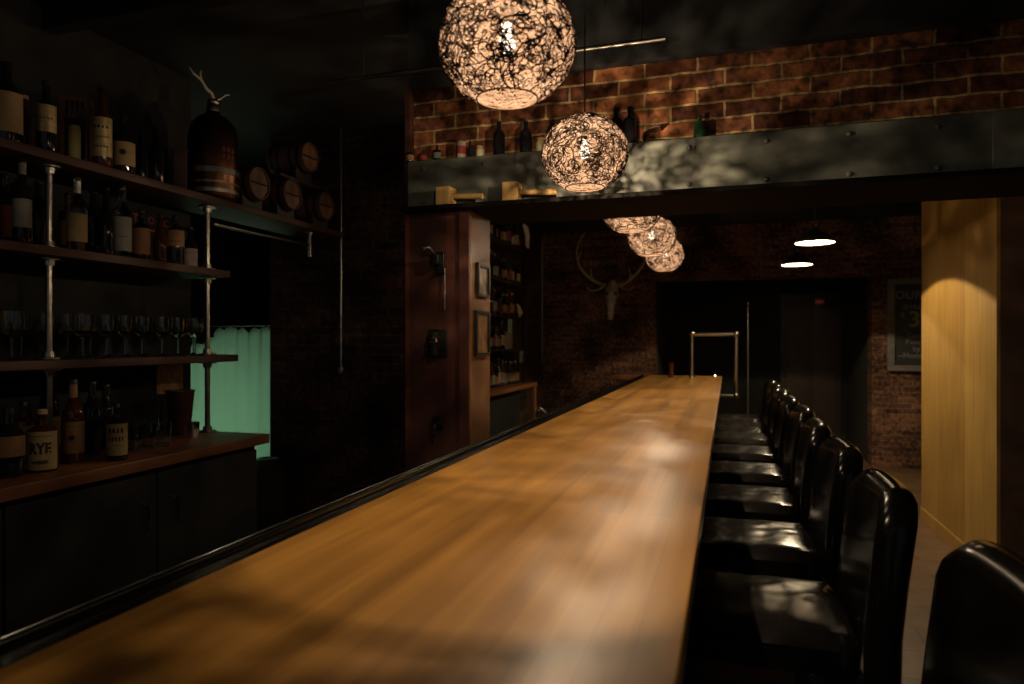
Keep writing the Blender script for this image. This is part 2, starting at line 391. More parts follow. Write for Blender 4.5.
# ================================================================== WOVEN PENDANTS
RX, RZ = .136, .121
def weave(seed, total, step, r, off, wob, span=(18,60)):
    rnd = random.Random(seed); b = MB(); zb = -.108; zt = .114
    def put(u): return Vector((u.x*(RX+off), u.y*(RX+off), u.z*(RZ+off)))
    done = 0
    while done < total:
        u = Vector((rnd.gauss(0,1), rnd.gauss(0,1), rnd.gauss(0,1))).normalized()
        if not (zb < u.z*RZ < zt): continue
        h = u.orthogonal().normalized(); h.rotate(Matrix.Rotation(rnd.uniform(0,2*PI),3,u))
        turn = rnd.gauss(0,.25); pts = []; o_ = rnd.uniform(-.0012,.0012)
        for k in range(rnd.randint(*span)):
            if not (zb < u.z*RZ < zt): break
            pts.append(put(u)*(1+o_*5))
            turn = turn*.85 + rnd.gauss(0,wob)
            h.rotate(Matrix.Rotation(turn,3,u)); u = (u + h*step/RX).normalized(); h = (h-u*h.dot(u)).normalized()
        if len(pts) > 4: b.tube(pts, r*rnd.uniform(.75,1.35), 4, False); done += len(pts)*step
    return b
me_out = weave(3, 66, .0042, .00105, .0, .38, (10,34))
me_rib = weave(21, 8, .006, .0014, .0006, .16, (20,50))
me_in_b = weave(8, 100, .0055, .0012, -.004, .4, (6,14))
def ring_pts(r, z): return [(r*math.cos(2*PI*k/40), r*math.sin(2*PI*k/40), z) for k in range(41)]
hole = RX*math.sqrt(1-(.108/RZ)**2)
lamp_labels = ['large woven globe pendant nearest the camera, cut off by the top of the photo',
 'woven globe pendant hanging in front of the steel beam and brick header',
 'woven globe pendant just past the beam, only its lower half seen below the beam',
 'woven globe pendant between the half hidden one and the farthest one, its bulb showing bright',
 'farthest and lowest looking woven globe pendant over the end of the bar']
lamp0 = thing('pendant_lamp', lamp_labels[0], 'pendant lamp', LAMPS[0], 0, 'woven globe pendants over the bar')
sh = me_out.obj('woven_shade', weave_outer, lamp0, True)
me_rib.obj('thick_vines', weave_outer, sh, True)
me_in_b.obj('inner_fibres', weave_inner, sh, True)
MB().tube(ring_pts(hole, -.108), .0017, 6, False).obj('bottom_ring', weave_outer, sh)
MB().tube(ring_pts(RX*math.sqrt(1-(.114/RZ)**2), .114), .0022, 6, False).obj('top_ring', weave_outer, sh)
bz = .012
MB().lathe([(0,-.028),(.009,-.026),(.0155,-.017),(.0165,-.006),(.013,.008),(.009,.020),(.009,.03)], (0,0,bz), 20).obj('bulb', bulb_mat, lamp0)
MB().lathe([(.0,.028),(.014,.028),(.015,.07),(.008,.08),(.004,.085),(0,.085)], (0,0,bz), 16).obj('socket', dome_black, lamp0)
MB().tube([(0,0,.095),(0,0,CEIL-.025-2.04)], .003, 8).obj('cord', cord_black, lamp0)
MB().lathe([(0,-.03),(.03,-.028),(.05,-.01),(.05,.0),(0,.0)], (0,0,CEIL-2.04), 20).obj('ceiling_rose', dome_black, lamp0)
def point(name, loc, power, colr, size, parent):
    l = bpy.data.lights.new(name, 'POINT'); l.energy = power; l.color = colr; l.shadow_soft_size = size
    o = bpy.data.objects.new(name, l); C.objects.link(o); o.location = loc; o.parent = parent; return o
point('filament_light', (0,0,bz-.006), LAMP_W, LAMP_COL, .005, lamp0)
for i in range(1, 5):
    dup(lamp0, LAMPS[i], i*1.3, lamp_labels[i])

# ================================================================== DOME PENDANTS
def dome(px, py, label, first=None):
    dz = .742; d = 683*dz/(340-py); r = (px-512)/683*d
    loc = (r*CT-d*ST, r*ST+d*CT, EYE+dz)
    if first: return dup(first, loc, .4, label)
    t = thing('dome_pendant', label, 'pendant lamp', loc, 0, 'black metal dome pendants in the far room')
    outer = [(.142,0),(.140,.012),(.125,.035),(.095,.062),(.055,.085),(.03,.10),(.026,.13),(0,.132)]
    inner = [(.138,.002),(.121,.033),(.091,.059),(.052,.081),(.0,.09)]
    MB().lathe(outer, seg=40).obj('shade', dome_black, t)
    MB().lathe([(.142,0)]+inner, seg=40).obj('shade_lining', dome_white, t)
    MB().lathe([(0,.036),(.016,.040),(.020,.052),(.016,.064),(.012,.07),(.012,.079)], seg=20).obj('bulb', bulb_mat, t)
    MB().tube([(0,0,.131),(0,0,.15)], .014, 10).obj('collar', chrome, t)
    MB().tube([(0,0,.149),(0,0,CEIL-.003-loc[2])], .003).obj('cord', cord_black, t)
    point('filament_light', (0,0,.061), DOME_W, (1,.78,.48), .004, t)
    return t
dm = dome(815, 243, 'black metal dome pendant, the nearer and higher of the two in the far room')
dome(797, 265, 'black metal dome pendant, the farther and lower of the two above the dark doorway', dm)

# ================================================================== BAR STOOLS
def rounded(lo, hi, r, M=None, seg=4):
    b = bmesh.new(); bmesh.ops.create_cube(b, size=1)
    for v in b.verts: v.co = Vector([lo[i] + (v.co[i]+.5)*(hi[i]-lo[i]) for i in range(3)])
    bmesh.ops.bevel(b, geom=list(b.edges), offset=r, segments=seg, affect='EDGES', profile=.5)
    return b
def make_stool():
    t = thing('bar_stool', '', 'bar stool', (0,0,0), 0, 'black leather bar stools along the bar')
    # local: seat centre at origin, bar at -X, back at +X
    m = MB(); b = bmesh.new(); N = 14
    g = []
    for side in (0, 1):
        g.append([[None]*(N+1) for _ in range(N+1)])
    def pt(i, j):
        u, v = i/N*2-1, j/N*2-1
        e = 1-max(abs(u), abs(v))
        edge = 1-(1-min(1, e/.22))**2.2
        rr = .055
        x, y = u*.215, v*.215
        # round the corners
        ax, ay = abs(x)-(.215-rr), abs(y)-(.215-rr)
        if ax > 0 and ay > 0:
            l = math.hypot(ax, ay); 
            if l > rr: x = math.copysign(.215-rr+ax*rr/l, x); y = math.copysign(.215-rr+ay*rr/l, y)
        dome = .012*(1-u*u)*(1-v*v)
        crease = -.006*math.exp(-((u-.25+.5*v*v)**2)/.01) - .005*math.exp(-((v-.15-.35*u)**2)/.006)*(1 if u > -.2 else .3)
        return x, y, .715+.035*edge+dome+crease*edge
    top = [[b.verts.new(pt(i, j)) for j in range(N+1)] for i in range(N+1)]
    for i in range(N):
        for j in range(N): b.faces.new((top[i][j], top[i+1][j], top[i+1][j+1], top[i][j+1]))
    ext = bmesh.ops.extrude_edge_only(b, edges=[e for e in b.edges if e.is_boundary])
    nv = [v for v in ext['geom'] if isinstance(v, bmesh.types.BMVert)]
    for v in nv: v.co.z = .655
    b.faces.new([v for v in sorted(nv, key=lambda v: math.atan2(v.co.y, v.co.x))])
    m._add(b); m.obj('seat', leather, t)
    # back: padded slab that leans out a little, soft top
    m = MB(); b = bmesh.new(); NY, NZ = 12, 14
    def sec(s):        # closed section through thickness: s in 0..1 around; returns x,z before lean
        pass
    W, T, Z0, Z1 = .225, .042, .60, 1.092
    prof = []
    for k in range(9):
        a = PI*k/8; prof.append((T*math.cos(a), Z1-T+T*math.sin(a)))          # rounded top from outer to inner
    prof = [(T, Z0),(T,.75),(T,.9)] + prof + [(-T,.9),(-T,.78),(-T*.9,Z0)]
    rings = []
    ys = [-1,-.985,-.95,-.88,-.7,-.45,-.2,0,.2,.45,.7,.88,.95,.985,1]
    for y in ys:
        e = 1-abs(y); k = min(1, e/.12); k = math.sqrt(max(0, 1-(1-k)**2))
        drop = .075*(1-min(1, e/.38))**2.2
        ring = []
        for x, z in prof:
            zz = z - drop*max(0, (z-.75)/(Z1-.75))
            lean = .04*max(0, (zz-.7)/.36)**1.3
            wrap = -.022*y*y
            ring.append(b.verts.new((.27 + x*(.35+.65*k) + lean + wrap, y*W, zz)))
        rings.append(ring)
    n = len(prof)
    for r0, r1 in zip(rings, rings[1:]):
        for k in range(n): b.faces.new((r0[k], r0[(k+1) % n], r1[(k+1) % n], r1[k]))
    b.faces.new(rings[0]); b.faces.new(rings[-1][::-1])
    m._add(b); m.obj('backrest', leather_back, t)
    for sx in (-1, 1):
        for sy in (-1, 1):
            m = MB(); x, y = sx*.175+ (.02 if sx > 0 else 0), sy*.175
            b = bmesh.new(); bmesh.ops.create_cube(b, size=1)
            for v in b.verts:
                z = 0 if v.co.z < 0 else .654; w_ = .018 if v.co.z < 0 else .024
                v.co = (x + (sx*.02 if z == 0 else 0) + v.co.x*2*w_, y + (sy*.012 if z == 0 else 0) + v.co.y*2*w_, z)
            m._add(b); m.obj('leg', stool_wood, t)
    m = MB()
    m.box((-.16,-.185,.24), (.17,-.165,.27)); m.box((-.16,.165,.24), (.17,.185,.27)); m.box((.175,-.165,.30), (.195,.165,.33))
    m.obj('stretcher', stool_wood, t)
    MB().box((-.195,-.165,.20), (-.17,.165,.23), .002).obj('foot_rest', dark_metal, t)
    return t
spots = [(.145,1.26,.05), (.09,1.98,0), (.085,2.64,.02), (.08,3.30,-.02), (.09,3.96,.02), (.08,4.62,0), (.085,5.28,-.02), (.08,5.94,.01), (.085,6.6,0)]
names = ['black leather bar stool in the bottom right corner, nearest to the camera',
 'black leather bar stool with the tall back filling the lower right, second from the camera',
 'black leather bar stool, third from the camera, its seat creased in a diamond',
 'black leather bar stool, fourth from the camera along the bar',
 'black leather bar stool, fifth from the camera along the bar',
 'black leather bar stool, sixth from the camera along the bar',
 'black leather bar stool, seventh from the camera along the bar',
 'black leather bar stool, second from the far end of the row',
 'black leather bar stool at the far end of the row beside the pipe frame']
st0 = make_stool()
for i, (x, y, rz) in enumerate(spots):
    o = st0 if i == 0 else copy_tree(st0)
    o.location = (x, y, 0); o.rotation_euler = (0,0,rz); o['label'] = names[i]

# ================================================================== BACK BAR: counter, shelves, posts
CZ = .988
bc = thing('back_counter', 'low back bar counter with a wooden top and black cabinet front on the left', 'counter', (-2.4,1,0))
def at(par, mb, name, mat, smooth=True):
    o = mb.obj(name, mat, par, smooth); o.matrix_parent_inverse = Matrix.Translation(-Vector(par.location)); return o
at(bc, MB().box((-2.745,-.9,CZ-.045), (-2.15,2.85,CZ), .004), 'wooden_top', counter_wood)
at(bc, MB().box((-2.745,-.88,0), (-2.20,2.80,CZ-.046)), 'carcass', cabinet_black)
k = 0
for y in [-.86+.61*i for i in range(6)]:
    d_ = at(bc, MB().box((-2.198,y,.09), (-2.18,y+.6,CZ-.07), .003), 'cabinet_door', cabinet_black)
    hy = y+.53 if k % 2 == 0 else y+.07
    o = MB().tube([(-2.18,hy,.70),(-2.155,hy,.71),(-2.15,hy,.75),(-2.155,hy,.80),(-2.18,hy,.81)], .006).obj('door_handle', chrome, d_)
    k += 1
S1, S2, S3 = 2.155, 1.80, 1.375
SX0, SX1 = -2.69, -2.40
tops = [('top', S1, 3.95), ('middle', S2, 2.87), ('lower', S3, 2.93)]
for nm, z, ye in tops:
    o = MB().box((SX0,.5,z-.035), (SX1,ye,z), .004).obj('wall_shelf', shelf_wood)
    tag(o, {'top': 'topmost rough plank shelf of the back bar, running on under the small casks',
            'middle': 'middle rough plank shelf of the back bar on the left',
            'lower': 'lowest rough plank shelf of the back bar, above the wooden counter'}[nm], 'shelf', 'plank shelves of the back bar')
for i, (yp, lb) in enumerate(((1.97, 'pipe shelf support post nearer the camera between the back bar shelves'), (2.81, 'pipe shelf support post at the end of the back bar beside the green curtain'))):
    p = thing('shelf_post', lb, 'shelf post', (-2.49,yp,CZ), 0, 'pipe posts of the back bar')
    for lo, hi in ((CZ,S3-.0355), (S3+.0005,S2-.0355), (S2+.0005,S1-.0355)):
        m = MB().tube([(0,0,lo-CZ+.001),(0,0,hi-CZ-.001)], .0125, 14)
        m.obj('pipe', bright_metal if lo > S3-.1 and hi > 1.5 else dark_metal, p)
        for z, s in ((lo-CZ,1), (hi-CZ,-1)):
            MB().lathe([(0,0),(.042,0),(.042,.006*s),(.022,.008*s),(.02,.028*s),(.0,.028*s)], (0,0,z+.001*s), 20).obj('flange', dark_metal if lo < S3 else bright_metal, p)
rail = thing('pipe_rail', 'horizontal pipe rail under the cask shelf crossing above the passage', 'pipe', (-2.49,2.83,2.04))
MB().tube([(0,.02,0),(0,.86,0)], .009, 10).obj('pipe', dark_metal, rail)
MB().tube([(0,.86,-.07),(0,.86,.078)], .013, 12).obj('hanger', bright_metal, rail)
MB().lathe([(0,0),(.03,0),(.03,.005),(.014,.006),(0,.006)], (0,.86,.0735), 16).obj('flange', bright_metal, rail)

# ------------------------------------------------------------------ bottles
PROF = {
 'round': [(0,0),(.9,0),(1,.03),(1,.56),(.96,.62),(.75,.68),(.42,.74),(.36,.79),(.36,.95),(.4,.955),(.4,.985),(.3,.985)],
 'squat': [(0,0),(.92,0),(1,.04),(1,.60),(.93,.67),(.6,.72),(.3,.75),(.27,.80),(.27,.93),(.3,.94),(.3,.97),(.2,.97)],
 'wine':  [(0,0),(.9,0),(1,.02),(1,.58),(.92,.66),(.6,.73),(.4,.78),(.36,.86),(.36,.97),(.42,.975),(.42,.99),(.3,.99)],
 'tall':  [(0,0),(.9,0),(1,.02),(1,.50),(.85,.6),(.55,.7),(.42,.8),(.38,.96),(.44,.965),(.44,.985),(.3,.985)],
 'jug':   [(0,0),(.88,0),(1,.06),(1,.5),(.9,.62),(.6,.72),(.33,.78),(.3,.92),(.36,.93),(.36,.97),(.2,.97)],
}
NECK = {'round': (.36,.79,.95), 'squat': (.27,.80,.93), 'wine': (.36,.86,.97), 'tall': (.38,.82,.96), 'jug': (.3,.79,.92)}
_bc = {}
def bottle(shape, loc, R, H, gm, lab, label, paper=None, lz=(.14,.5), cap=cap_black, band=None, face=0., cat='bottle', group=None, spread=1.35, marks=None, name='bottle', ink_mat=None):
    t = thing(name, label, cat, loc, face, group)
    key = (shape, R, H, gm.name)
    if key not in _bc: _bc[key] = MB().lathe([(r*R, z*H) for r, z in PROF[shape]] , seg=24).mesh('glass_body', gm)
    ref('glass_body', _bc[key], t)
    nr, n0, n1 = NECK[shape]
    MB().lathe([(0,H*n1),(nr*R*1.22,H*n1),(nr*R*1.22,H*1.0),(nr*R*1.1,H*1.008),(0,H*1.008)], seg=16).obj('cap', cap, t)
    if band is not None:
        MB().lathe([(nr*R+.0004,H*n0),(nr*R+.0012,H*n0),(nr*R+.0012,H*n1),(nr*R+.0004,H*n1)], seg=20).obj('neck_band', band, t)
    if paper:
        m = MB(); z0, z1 = lz[0]*H, lz[1]*H; seg = 16; rr = R+.0008; vs = []
        for q in range(seg+1):
            a = -spread + 2*spread*q/seg; vs.append([m.bm.verts.new(((rr+o)*math.sin(a), -(rr+o)*math.cos(a), z)) for o, z in ((0,z0),(0,z1),(.0006,z1),(.0006,z0))])
        for a, q in zip(vs, vs[1:]):
            for j in range(4): m.bm.faces.new((a[j], a[(j+1)%4], q[(j+1)%4], q[j]))
        lo = m.obj('paper_label', paper, t)
        if marks:
            mm = MB()
            for (s, size, zf) in marks:
                if s.startswith('#'):           # block marks standing in for unreadable print
                    nb = int(s[1:]); rnd = random.Random(nb*7+int(zf*100))
                    for q in range(nb):
                        a = (-.5+ (q+.5)/nb)*1.5; hh = size*rnd.uniform(.8,1.); ww = 1.1/nb*R*rnd.uniform(.6,.95)
                        mm.box((-ww/2,-.0003,-hh/2), (ww/2,.0004,hh/2), 0, Matrix.Rotation(a,4,'Z') @ Matrix.Translation((0,-(rr+.0008),z0+(z1-z0)*zf)))
                elif s == 'O':
                    mm.lathe([(0,0),(size,0),(size,.0008),(0,.0008)], (0,-(rr+.001),z0+(z1-z0)*zf), 16, Matrix.Rotation(PI/2,4,'X'))
                else:
                    mm._add(text_bm(s, size, .0004, rr+.0008, Matrix.Translation((0,0,z0+(z1-z0)*zf)), .045, 1.3))
            mm.obj('lettering', ink_mat or ink, lo)
    return t
def face_cam(x, y):
    # front is -Y; rotate so that it points at the bar side seen from the camera
    return math.atan2(0-x, -(0-y))
def B(shape, px, X, z, R, H, gm, label, **k):
    y = onx(px, X); k.setdefault('face', face_cam(X, y)*.85)
    return bottle(shape, (X, y, z+.0005), R, H, gm, None, label, **k)

# top shelf
B('jug', 6, -2.50, S1, .052, .30, glass_dark, 'large dark jug with a faded cream label, left edge of the top shelf', paper=paper_cream, lz=(.14,.62))
B('round', 46, -2.46, S1, .034, .27, glass_dark, 'dark bottle with a bright gold foil label on the top shelf', paper=paper_gold, lz=(.28,.66), marks=[('#5',.006,.5)])
B('round', 24, -2.60, S1, .032, .24, glass_amber, 'small amber bottle behind the gold labelled one on the top shelf', cap=cork)
t = thing('wooden_lantern', 'narrow dark wooden lantern box with slats at its top on the top shelf', 'lantern', (-2.57, onx(77,-2.57), S1+.0005), .7)
m = MB()
for sx in (-1,1):
    for sy in (-1,1): m.box((sx*.045-.006,sy*.045-.006,0), (sx*.045+.006,sy*.045+.006,.27))
m.box((-.052,-.052,0), (.052,.052,.02)); m.box((-.052,-.052,.2), (.052,.052,.212)); m.box((-.052,-.052,.27), (.052,.052,.285))
m.obj('frame', wood('lantern_wood', (.08,.03,.015), (.16,.07,.03), 'Z', .1, .5), t)
m = MB()
for q in range(5): m.box((-.036+q*.018-.003,-.05,.212), (-.036+q*.018+.003,-.046,.27))
m.obj('slats', MATS['lantern_wood'], t)
MB().lathe([(0,0),(.024,0),(.024,.15),(.018,.16),(0,.16)], (-.01,0,.0205), 20).obj('candle', plain('candle_wax', (.5,.42,.16), .5), t)
B('round', 102, -2.44, S1, .037, .32, glass_amber, 'tall bottle with a mottled metallic label right of the wooden lantern', paper=paper_gold, lz=(.12,.62), marks=[('#4',.012,.75),('#6',.006,.5),('#5',.008,.25)])
B('squat', 124, -2.45, S1, .043, .25, glass_dark, 'squat dark bottle with a rounded cream label on the top shelf', paper=paper_cream, lz=(.12,.52), marks=[('O',.012,.55)])
B('tall', 141, -2.56, S1, .03, .26, glass_dark, 'slim dark bottle right of the squat round labelled one on the top shelf')
B('wine', 156, -2.55, S1, .036, .29, glass_dark, 'unlabelled dark wine bottle left of the copper urn on the top shelf')
t = thing('serving_box', 'tall thin reddish wooden box just left of the copper urn', 'box', (-2.50, onx(180,-2.50), S1+.0005), .75)
MB().box((-.03,-.03,0), (.03,.03,.19), .003).obj('body', shelf_wood, t)
MB().box((-.033,-.033,.19), (.033,.033,.202), .003).obj('lid', shelf_wood, t)
# copper urn
ux = -2.47; uy = onx(213, ux)
t = thing('copper_urn', 'big browned copper urn with bright bands and an antler tap handle on the top shelf', 'urn', (ux,uy,S1+.0005), .6)
R = .118
MB().lathe([(0,0),(R*.93,0),(R,.012),(R,.30),(R*.97,.33),(R*.85,.375),(R*.6,.41),(R*.33,.425),(R*.3,.44),(0,.44)], seg=48).obj('body', copper, t)
for z, h in ((.115,.03),(.065,.014),(.02,.022)):
    MB().lathe([(R+.0005,z),(R+.004,z+.002),(R+.004,z+h-.002),(R+.0005,z+h)], seg=48).obj('band', steel_band, t)
MB().lathe([(0,.4405),(.03,.4405),(.033,.46),(.026,.48),(.03,.49),(.022,.505),(0,.51)], seg=20).obj('neck', dark_metal, t)
m = MB().tube([(0,0,.51),(-.005,-.01,.53),(-.03,-.02,.55),(-.05,-.035,.585),(-.085,-.05,.61),(-.10,-.06,.635)], [.009,.008,.008,.007,.005,.002], 8)
m.tube([(-.05,-.035,.585),(-.055,-.03,.62),(-.05,-.03,.635)], [.006,.004,.002], 6)
m.obj('antler_handle', horn, t)
MB().tube([(0,0,.50),(.03,.01,.515),(.055,.02,.54),(.075,.025,.545)], [.008,.008,.006,.004], 8).obj('tap', dark_metal, t)
m = MB()
for a0 in (.55, .75, .95):
    for z in (.20, .235):
        m.box((-.008,-.0004,-.012), (.008,.0006,.012), .002, Matrix.Rotation(a0,4,'Z') @ Matrix.Translation((0,-(R+.0008),z)))
m.obj('worn_lettering', plain('faded_red_print', (.16,.03,.02), .6), t)

# casks on the shelf, heads facing the room
def cask(px, label, first=None, X=-2.42, z=None, y=None):
    R = .100; y = onx(px, X) if y is None else y
    loc = (X-.13, y, (S1+.0005+.045+R) if z is None else z)
    if first: return dup(first, loc, 0, label)
    t = thing('small_cask', label, 'cask', loc, 0, 'small whiskey casks over the passage')
    My = Matrix.Rotation(PI/2,4,'Y')
    p = [(R*.86,-.13),(R*.91,-.10),(R*.98,-.04),(R,0),(R*.98,.04),(R*.91,.10),(R*.86,.13),(R*.80,.13),(R*.80,.118),(0,.118)]
    MB().lathe([(0,-.12),(R*.80,-.12),(R*.80,-.13)]+p, (0,0,0), 40, My).obj('staves', wood('cask_staves', (.05,.025,.012), (.11,.05,.025), 'X', .03, .6), t)
    h = MB().lathe([(0,.1185),(R*.795,.1185),(R*.795,.1215),(0,.1215)], (0,0,0), 40, My).obj('cask_head', wood('cask_head_oak', (.06,.026,.011), (.14,.062,.025), 'Z', .035, .55), t)
    MB().box((.1218,-R*.74,-.005), (.1235,R*.74,.005)).obj('head_strap', black_iron, h)
    for x in (-.095, -.045, .045, .095):
        rr = R*(1-.09*(abs(x)/.1)**2)+.0015
        MB().lathe([(rr,x-.008),(rr+.002,x-.008),(rr+.002,x+.008),(rr,x+.008)], (0,0,0), 40, My).obj('hoop', black_iron, t)
    b = MB()
    for x in (-.075, .06):
        vs = [b.bm.verts.new((x+dx, yy, zz)) for dx in (0,.02) for yy, zz in ((-.08,-R-.045),(.08,-R-.045),(.08,-R*.70),(.045,-R*.93),(0,-R*1.02),(-.045,-R*.93),(-.08,-R*.70))]
        b.bm.faces.new(vs[:7]); b.bm.faces.new(vs[7:][::-1])
        for q in range(7): b.bm.faces.new((vs[q], vs[(q+1)%7], vs[7+(q+1)%7], vs[7+q]))
    b.box((-.08,-.078,-R-.045), (.085,-.06,-R-.03)); b.box((-.08,.06,-R-.045), (.085,.078,-R-.03))
    b.obj('cradle', timber_dark, t)
    return t
c0 = cask(260, 'small cask nearest the copper urn, leftmost of the row of three')
cask(293, 'small cask in the middle of the row of three', c0)
cask(327, 'small cask at the right end of the row of three', c0)
ya_, yb_ = onx(293,-2.42), onx(327,-2.42)
pz = S1+.0005+.045+.2+.002
o = MB().box((-2.66,ya_-.06,pz), (-2.46,yb_+.06,pz+.016), .002).obj('plank', timber_dark)
tag(o, 'short plank laid across the tops of two small casks', 'plank')
cask(0, 'small cask stacked on a plank above the row of three', c0, -2.42, pz+.0165+.045+.1, (ya_+yb_)/2)

# middle shelf
B('squat', 4, -2.58, S2, .045, .27, glass_dark, 'wide dark bottle with a red label, left edge of the middle shelf', paper=paper_red, lz=(.12,.55))
B('tall', 22, -2.43, S2, .03, .30, glass_dark, 'slim bottle with a worn pale label beside the red labelled one, middle shelf', paper=paper_white, lz=(.18,.52), band=paper_white)
B('wine', 38, -2.62, S2, .034, .28, glass_dark, 'unlabelled dark bottle behind the nearer pipe post on the middle shelf')
B('squat', 67, -2.59, S2, .033, .25, glass_amber, 'dim bottle with a tan label behind the cream labelled one, middle shelf', paper=paper_brown, lz=(.15,.55))
B('round', 77, -2.45, S2, .036, .29, glass_clear, 'bottle with a plain cream label and cut glass neck on the middle shelf', paper=paper_cream, lz=(.12,.50), cap=chrome, band=steel_band)
B('wine', 93, -2.57, S2, .034, .28, glass_dark, 'dark unlabelled bottle right of the plain cream labelled one, middle shelf')
B('tall', 106, -2.46, S2, .03, .28, glass_dark, 'slim dark bottle with glinting shoulders on the middle shelf')
B('round', 122, -2.45, S2, .037, .30, glass_clear, 'bottle with two stacked grey labels on the middle shelf', paper=paper_white, lz=(.08,.56), cap=chrome, marks=[('#7',.004,.42)])
B('squat', 141, -2.45, S2, .036, .22, glass_dark, 'short bottle with a brown label under the red letters, middle shelf', paper=paper_brown, lz=(.1,.62))
t = thing('lettered_tin', 'dark tin with dim red letters standing at the back of the middle shelf', 'tin', (-2.645, onx(146,-2.645), S2+.0005), PI/2)
MB().box((-.16,-.03,0), (.16,.03,.25), .005).obj('body', cabinet_black, t)
m = MB()
for q, s in enumerate('TOC'): m._add(text_bm(s, .05, .0005, None, Matrix.Translation((-.09+q*.09,-.0308,.215))))
m.box((-.12,-.0312,.165), (.05,-.0302,.175)); m.obj('lettering', red_ink, t)
B('tall', 160, -2.46, S2, .028, .22, glass_amber, 'small amber bottle between the brown label and the orange label, middle shelf')
B('squat', 175, -2.45, S2, .040, .23, glass_dark, 'dark bottle with an orange tinted label high on its shoulder, middle shelf', paper=paper_brown, lz=(.36,.68), marks=[('#4',.006,.3)])
B('round', 190, -2.60, S2, .036, .22, glass_dark, 'plain dark bottle leaning next to the end pipe post, middle shelf', paper=card_mauve, lz=(.1,.5))
# counter
B('squat', 42, -2.31, CZ, .049, .215, glass_amber, 'squat whiskey bottle with a big RYE label on the back counter', paper=paper_cream, lz=(.04,.66), marks=[('RYE',.040,.55),('WHISKEY',.0125,.2),('#9',.004,.88)], cap=cork, spread=1.2)
B('round', 49, -2.61, CZ, .036, .34, glass_dark, 'tall bottle with a tan neck band behind the RYE whiskey bottle', band=cap_tan, paper=paper_brown, lz=(.12,.45))
B('round', 73, -2.36, CZ, .037, .31, glass_amber, 'bottle with a tan label bearing a dark round seal right of the RYE bottle', paper=paper_brown, lz=(.12,.50), band=cap_tan, marks=[('O',.010,.5),('#8',.003,.85)])
B('squat', 117, -2.24, CZ, .036, .215, glass_dark, 'short bottle whose cream label has two rows of block print, back counter', paper=paper_cream, lz=(.10,.66), marks=[('#4',.018,.78),('#5',.018,.52),('#1',.002,.32)])
B('jug', 8, -2.33, CZ, .05, .23, glass_dark, 'dark bottle with a faint brown label at the left edge of the back counter', paper=paper_brown, lz=(.3,.6))
B('wine', 92, -2.46, CZ, .037, .29, glass_dark, 'dark wine bottle standing between the sealed bottle and the block print bottle')
B('wine', 106, -2.53, CZ, .037, .27, glass_dark, 'dark wine bottle behind the block print bottle on the back counter')
B('squat', 24, -2.60, CZ, .042, .22, glass_amber, 'dim squat bottle with a tan label half behind the RYE bottle', paper=paper_brown, lz=(.1,.6))

# ------------------------------------------------------------------ glassware
def tumbler_mesh(R, H):
    return MB().lathe([(0,0),(R*.86,0),(R,H),(R-.002,H),(R*.82,.008),(0,.008)], seg=20).mesh('glass_bowl', glass_clear)
def make_stemmed(label, loc, group):
    t = thing('stemmed_glass', label, 'glass', loc, 0, group)
    MB().lathe([(0,.085),(.012,.088),(.032,.11),(.038,.14),(.035,.18),(.0335,.18),(.0365,.14),(.030,.112),(.0,.092)], seg=20).obj('bowl', glass_clear, t)
    MB().lathe([(0,.0845),(.005,.0845),(.0035,.05),(.004,.012),(.010,.005),(.033,.002),(.033,0),(0,0)], seg=20).obj('foot', glass_clear, t)
    return t
rnd = random.Random(4)
g0 = None; pxs = [12, 20, 74, 86, 98, 109, 120, 131, 142, 153, 163, 172, 181, 190]
for row, X in enumerate((-2.45, -2.575)):
    y = 1.80 + .03*row
    while y < 2.84:
        if not (row == 0 and (abs(y-1.97) < .085 or abs(y-2.81) < .085)):
            loc = (X+rnd.uniform(-.006,.006), y, S3+.0005)
            w_ = ('front', 'rear')[row]
            lab = 'clear stemmed glass in the %s line on the lowest plank shelf' % w_; gp = 'stemmed glasses on the lowest shelf, %s line' % w_
            if g0 is None: g0 = make_stemmed(lab, loc, gp)
            else: dup(g0, loc, rnd.uniform(0,3), lab, gp)
        y += .092+rnd.uniform(0,.012)
tm = tumbler_mesh(.038, .10)
for row, (X, px_) in enumerate(((-2.36, (134,148,162)), (-2.60, (122,136,150)))):
    for px in px_:
        y = onx(px, X)
        o = bpy.data.objects.new('tumbler', tm); C.objects.link(o); o.location = (X, y, CZ+.0005)
        tag(o, 'clear tumbler in the %s line of tumblers on the back counter' % ('front' if row == 0 else 'rear'), 'glass', 'tumblers on the back counter, %s line' % ('front' if row == 0 else 'rear'))
t = thing('mixing_cup', 'tall dark tapered cup beside the end pipe post on the back counter', 'cup', (-2.56, onx(180,-2.56), CZ+.0005))
MB().lathe([(0,0),(.045,0),(.066,.215),(.063,.215),(.042,.006),(0,.006)], seg=32).obj('body', plain('dark_red_cup', (.05,.015,.012), .3), t)
MB().lathe([(.0665,.207),(.068,.209),(.068,.216),(.0665,.2155)], seg=32).obj('rim', dark_metal, t)
MB().lathe([(0,0),(.024,0),(.027,.075),(.0255,.075),(.022,.004),(0,.004)], seg=20).obj('x', chrome)
o = bpy.data.objects['x']; o.name = 'jigger'; o.location = (-2.40, onx(198,-2.40)-.03, CZ+.0005)
tag(o, 'small metal jigger at the foot of the end pipe post', 'jigger')
# poster hanging below the lowest shelf
y0, y1 = onx(169,-2.66), onx(194,-2.66)
t = thing('hanging_print', 'small amber and green picture hung on the wall below the lowest shelf', 'picture', (-2.745,(y0+y1)/2,1.26))
MB().box((.0,-(y1-y0)/2,-.085), (.012,(y1-y0)/2,.07), .002).obj('frame', cap_tan, t)
MB().box((.0125,-(y1-y0)/2+.01,-.075), (.014,(y1-y0)/2-.01,.06)).obj('print', print_amber, t)

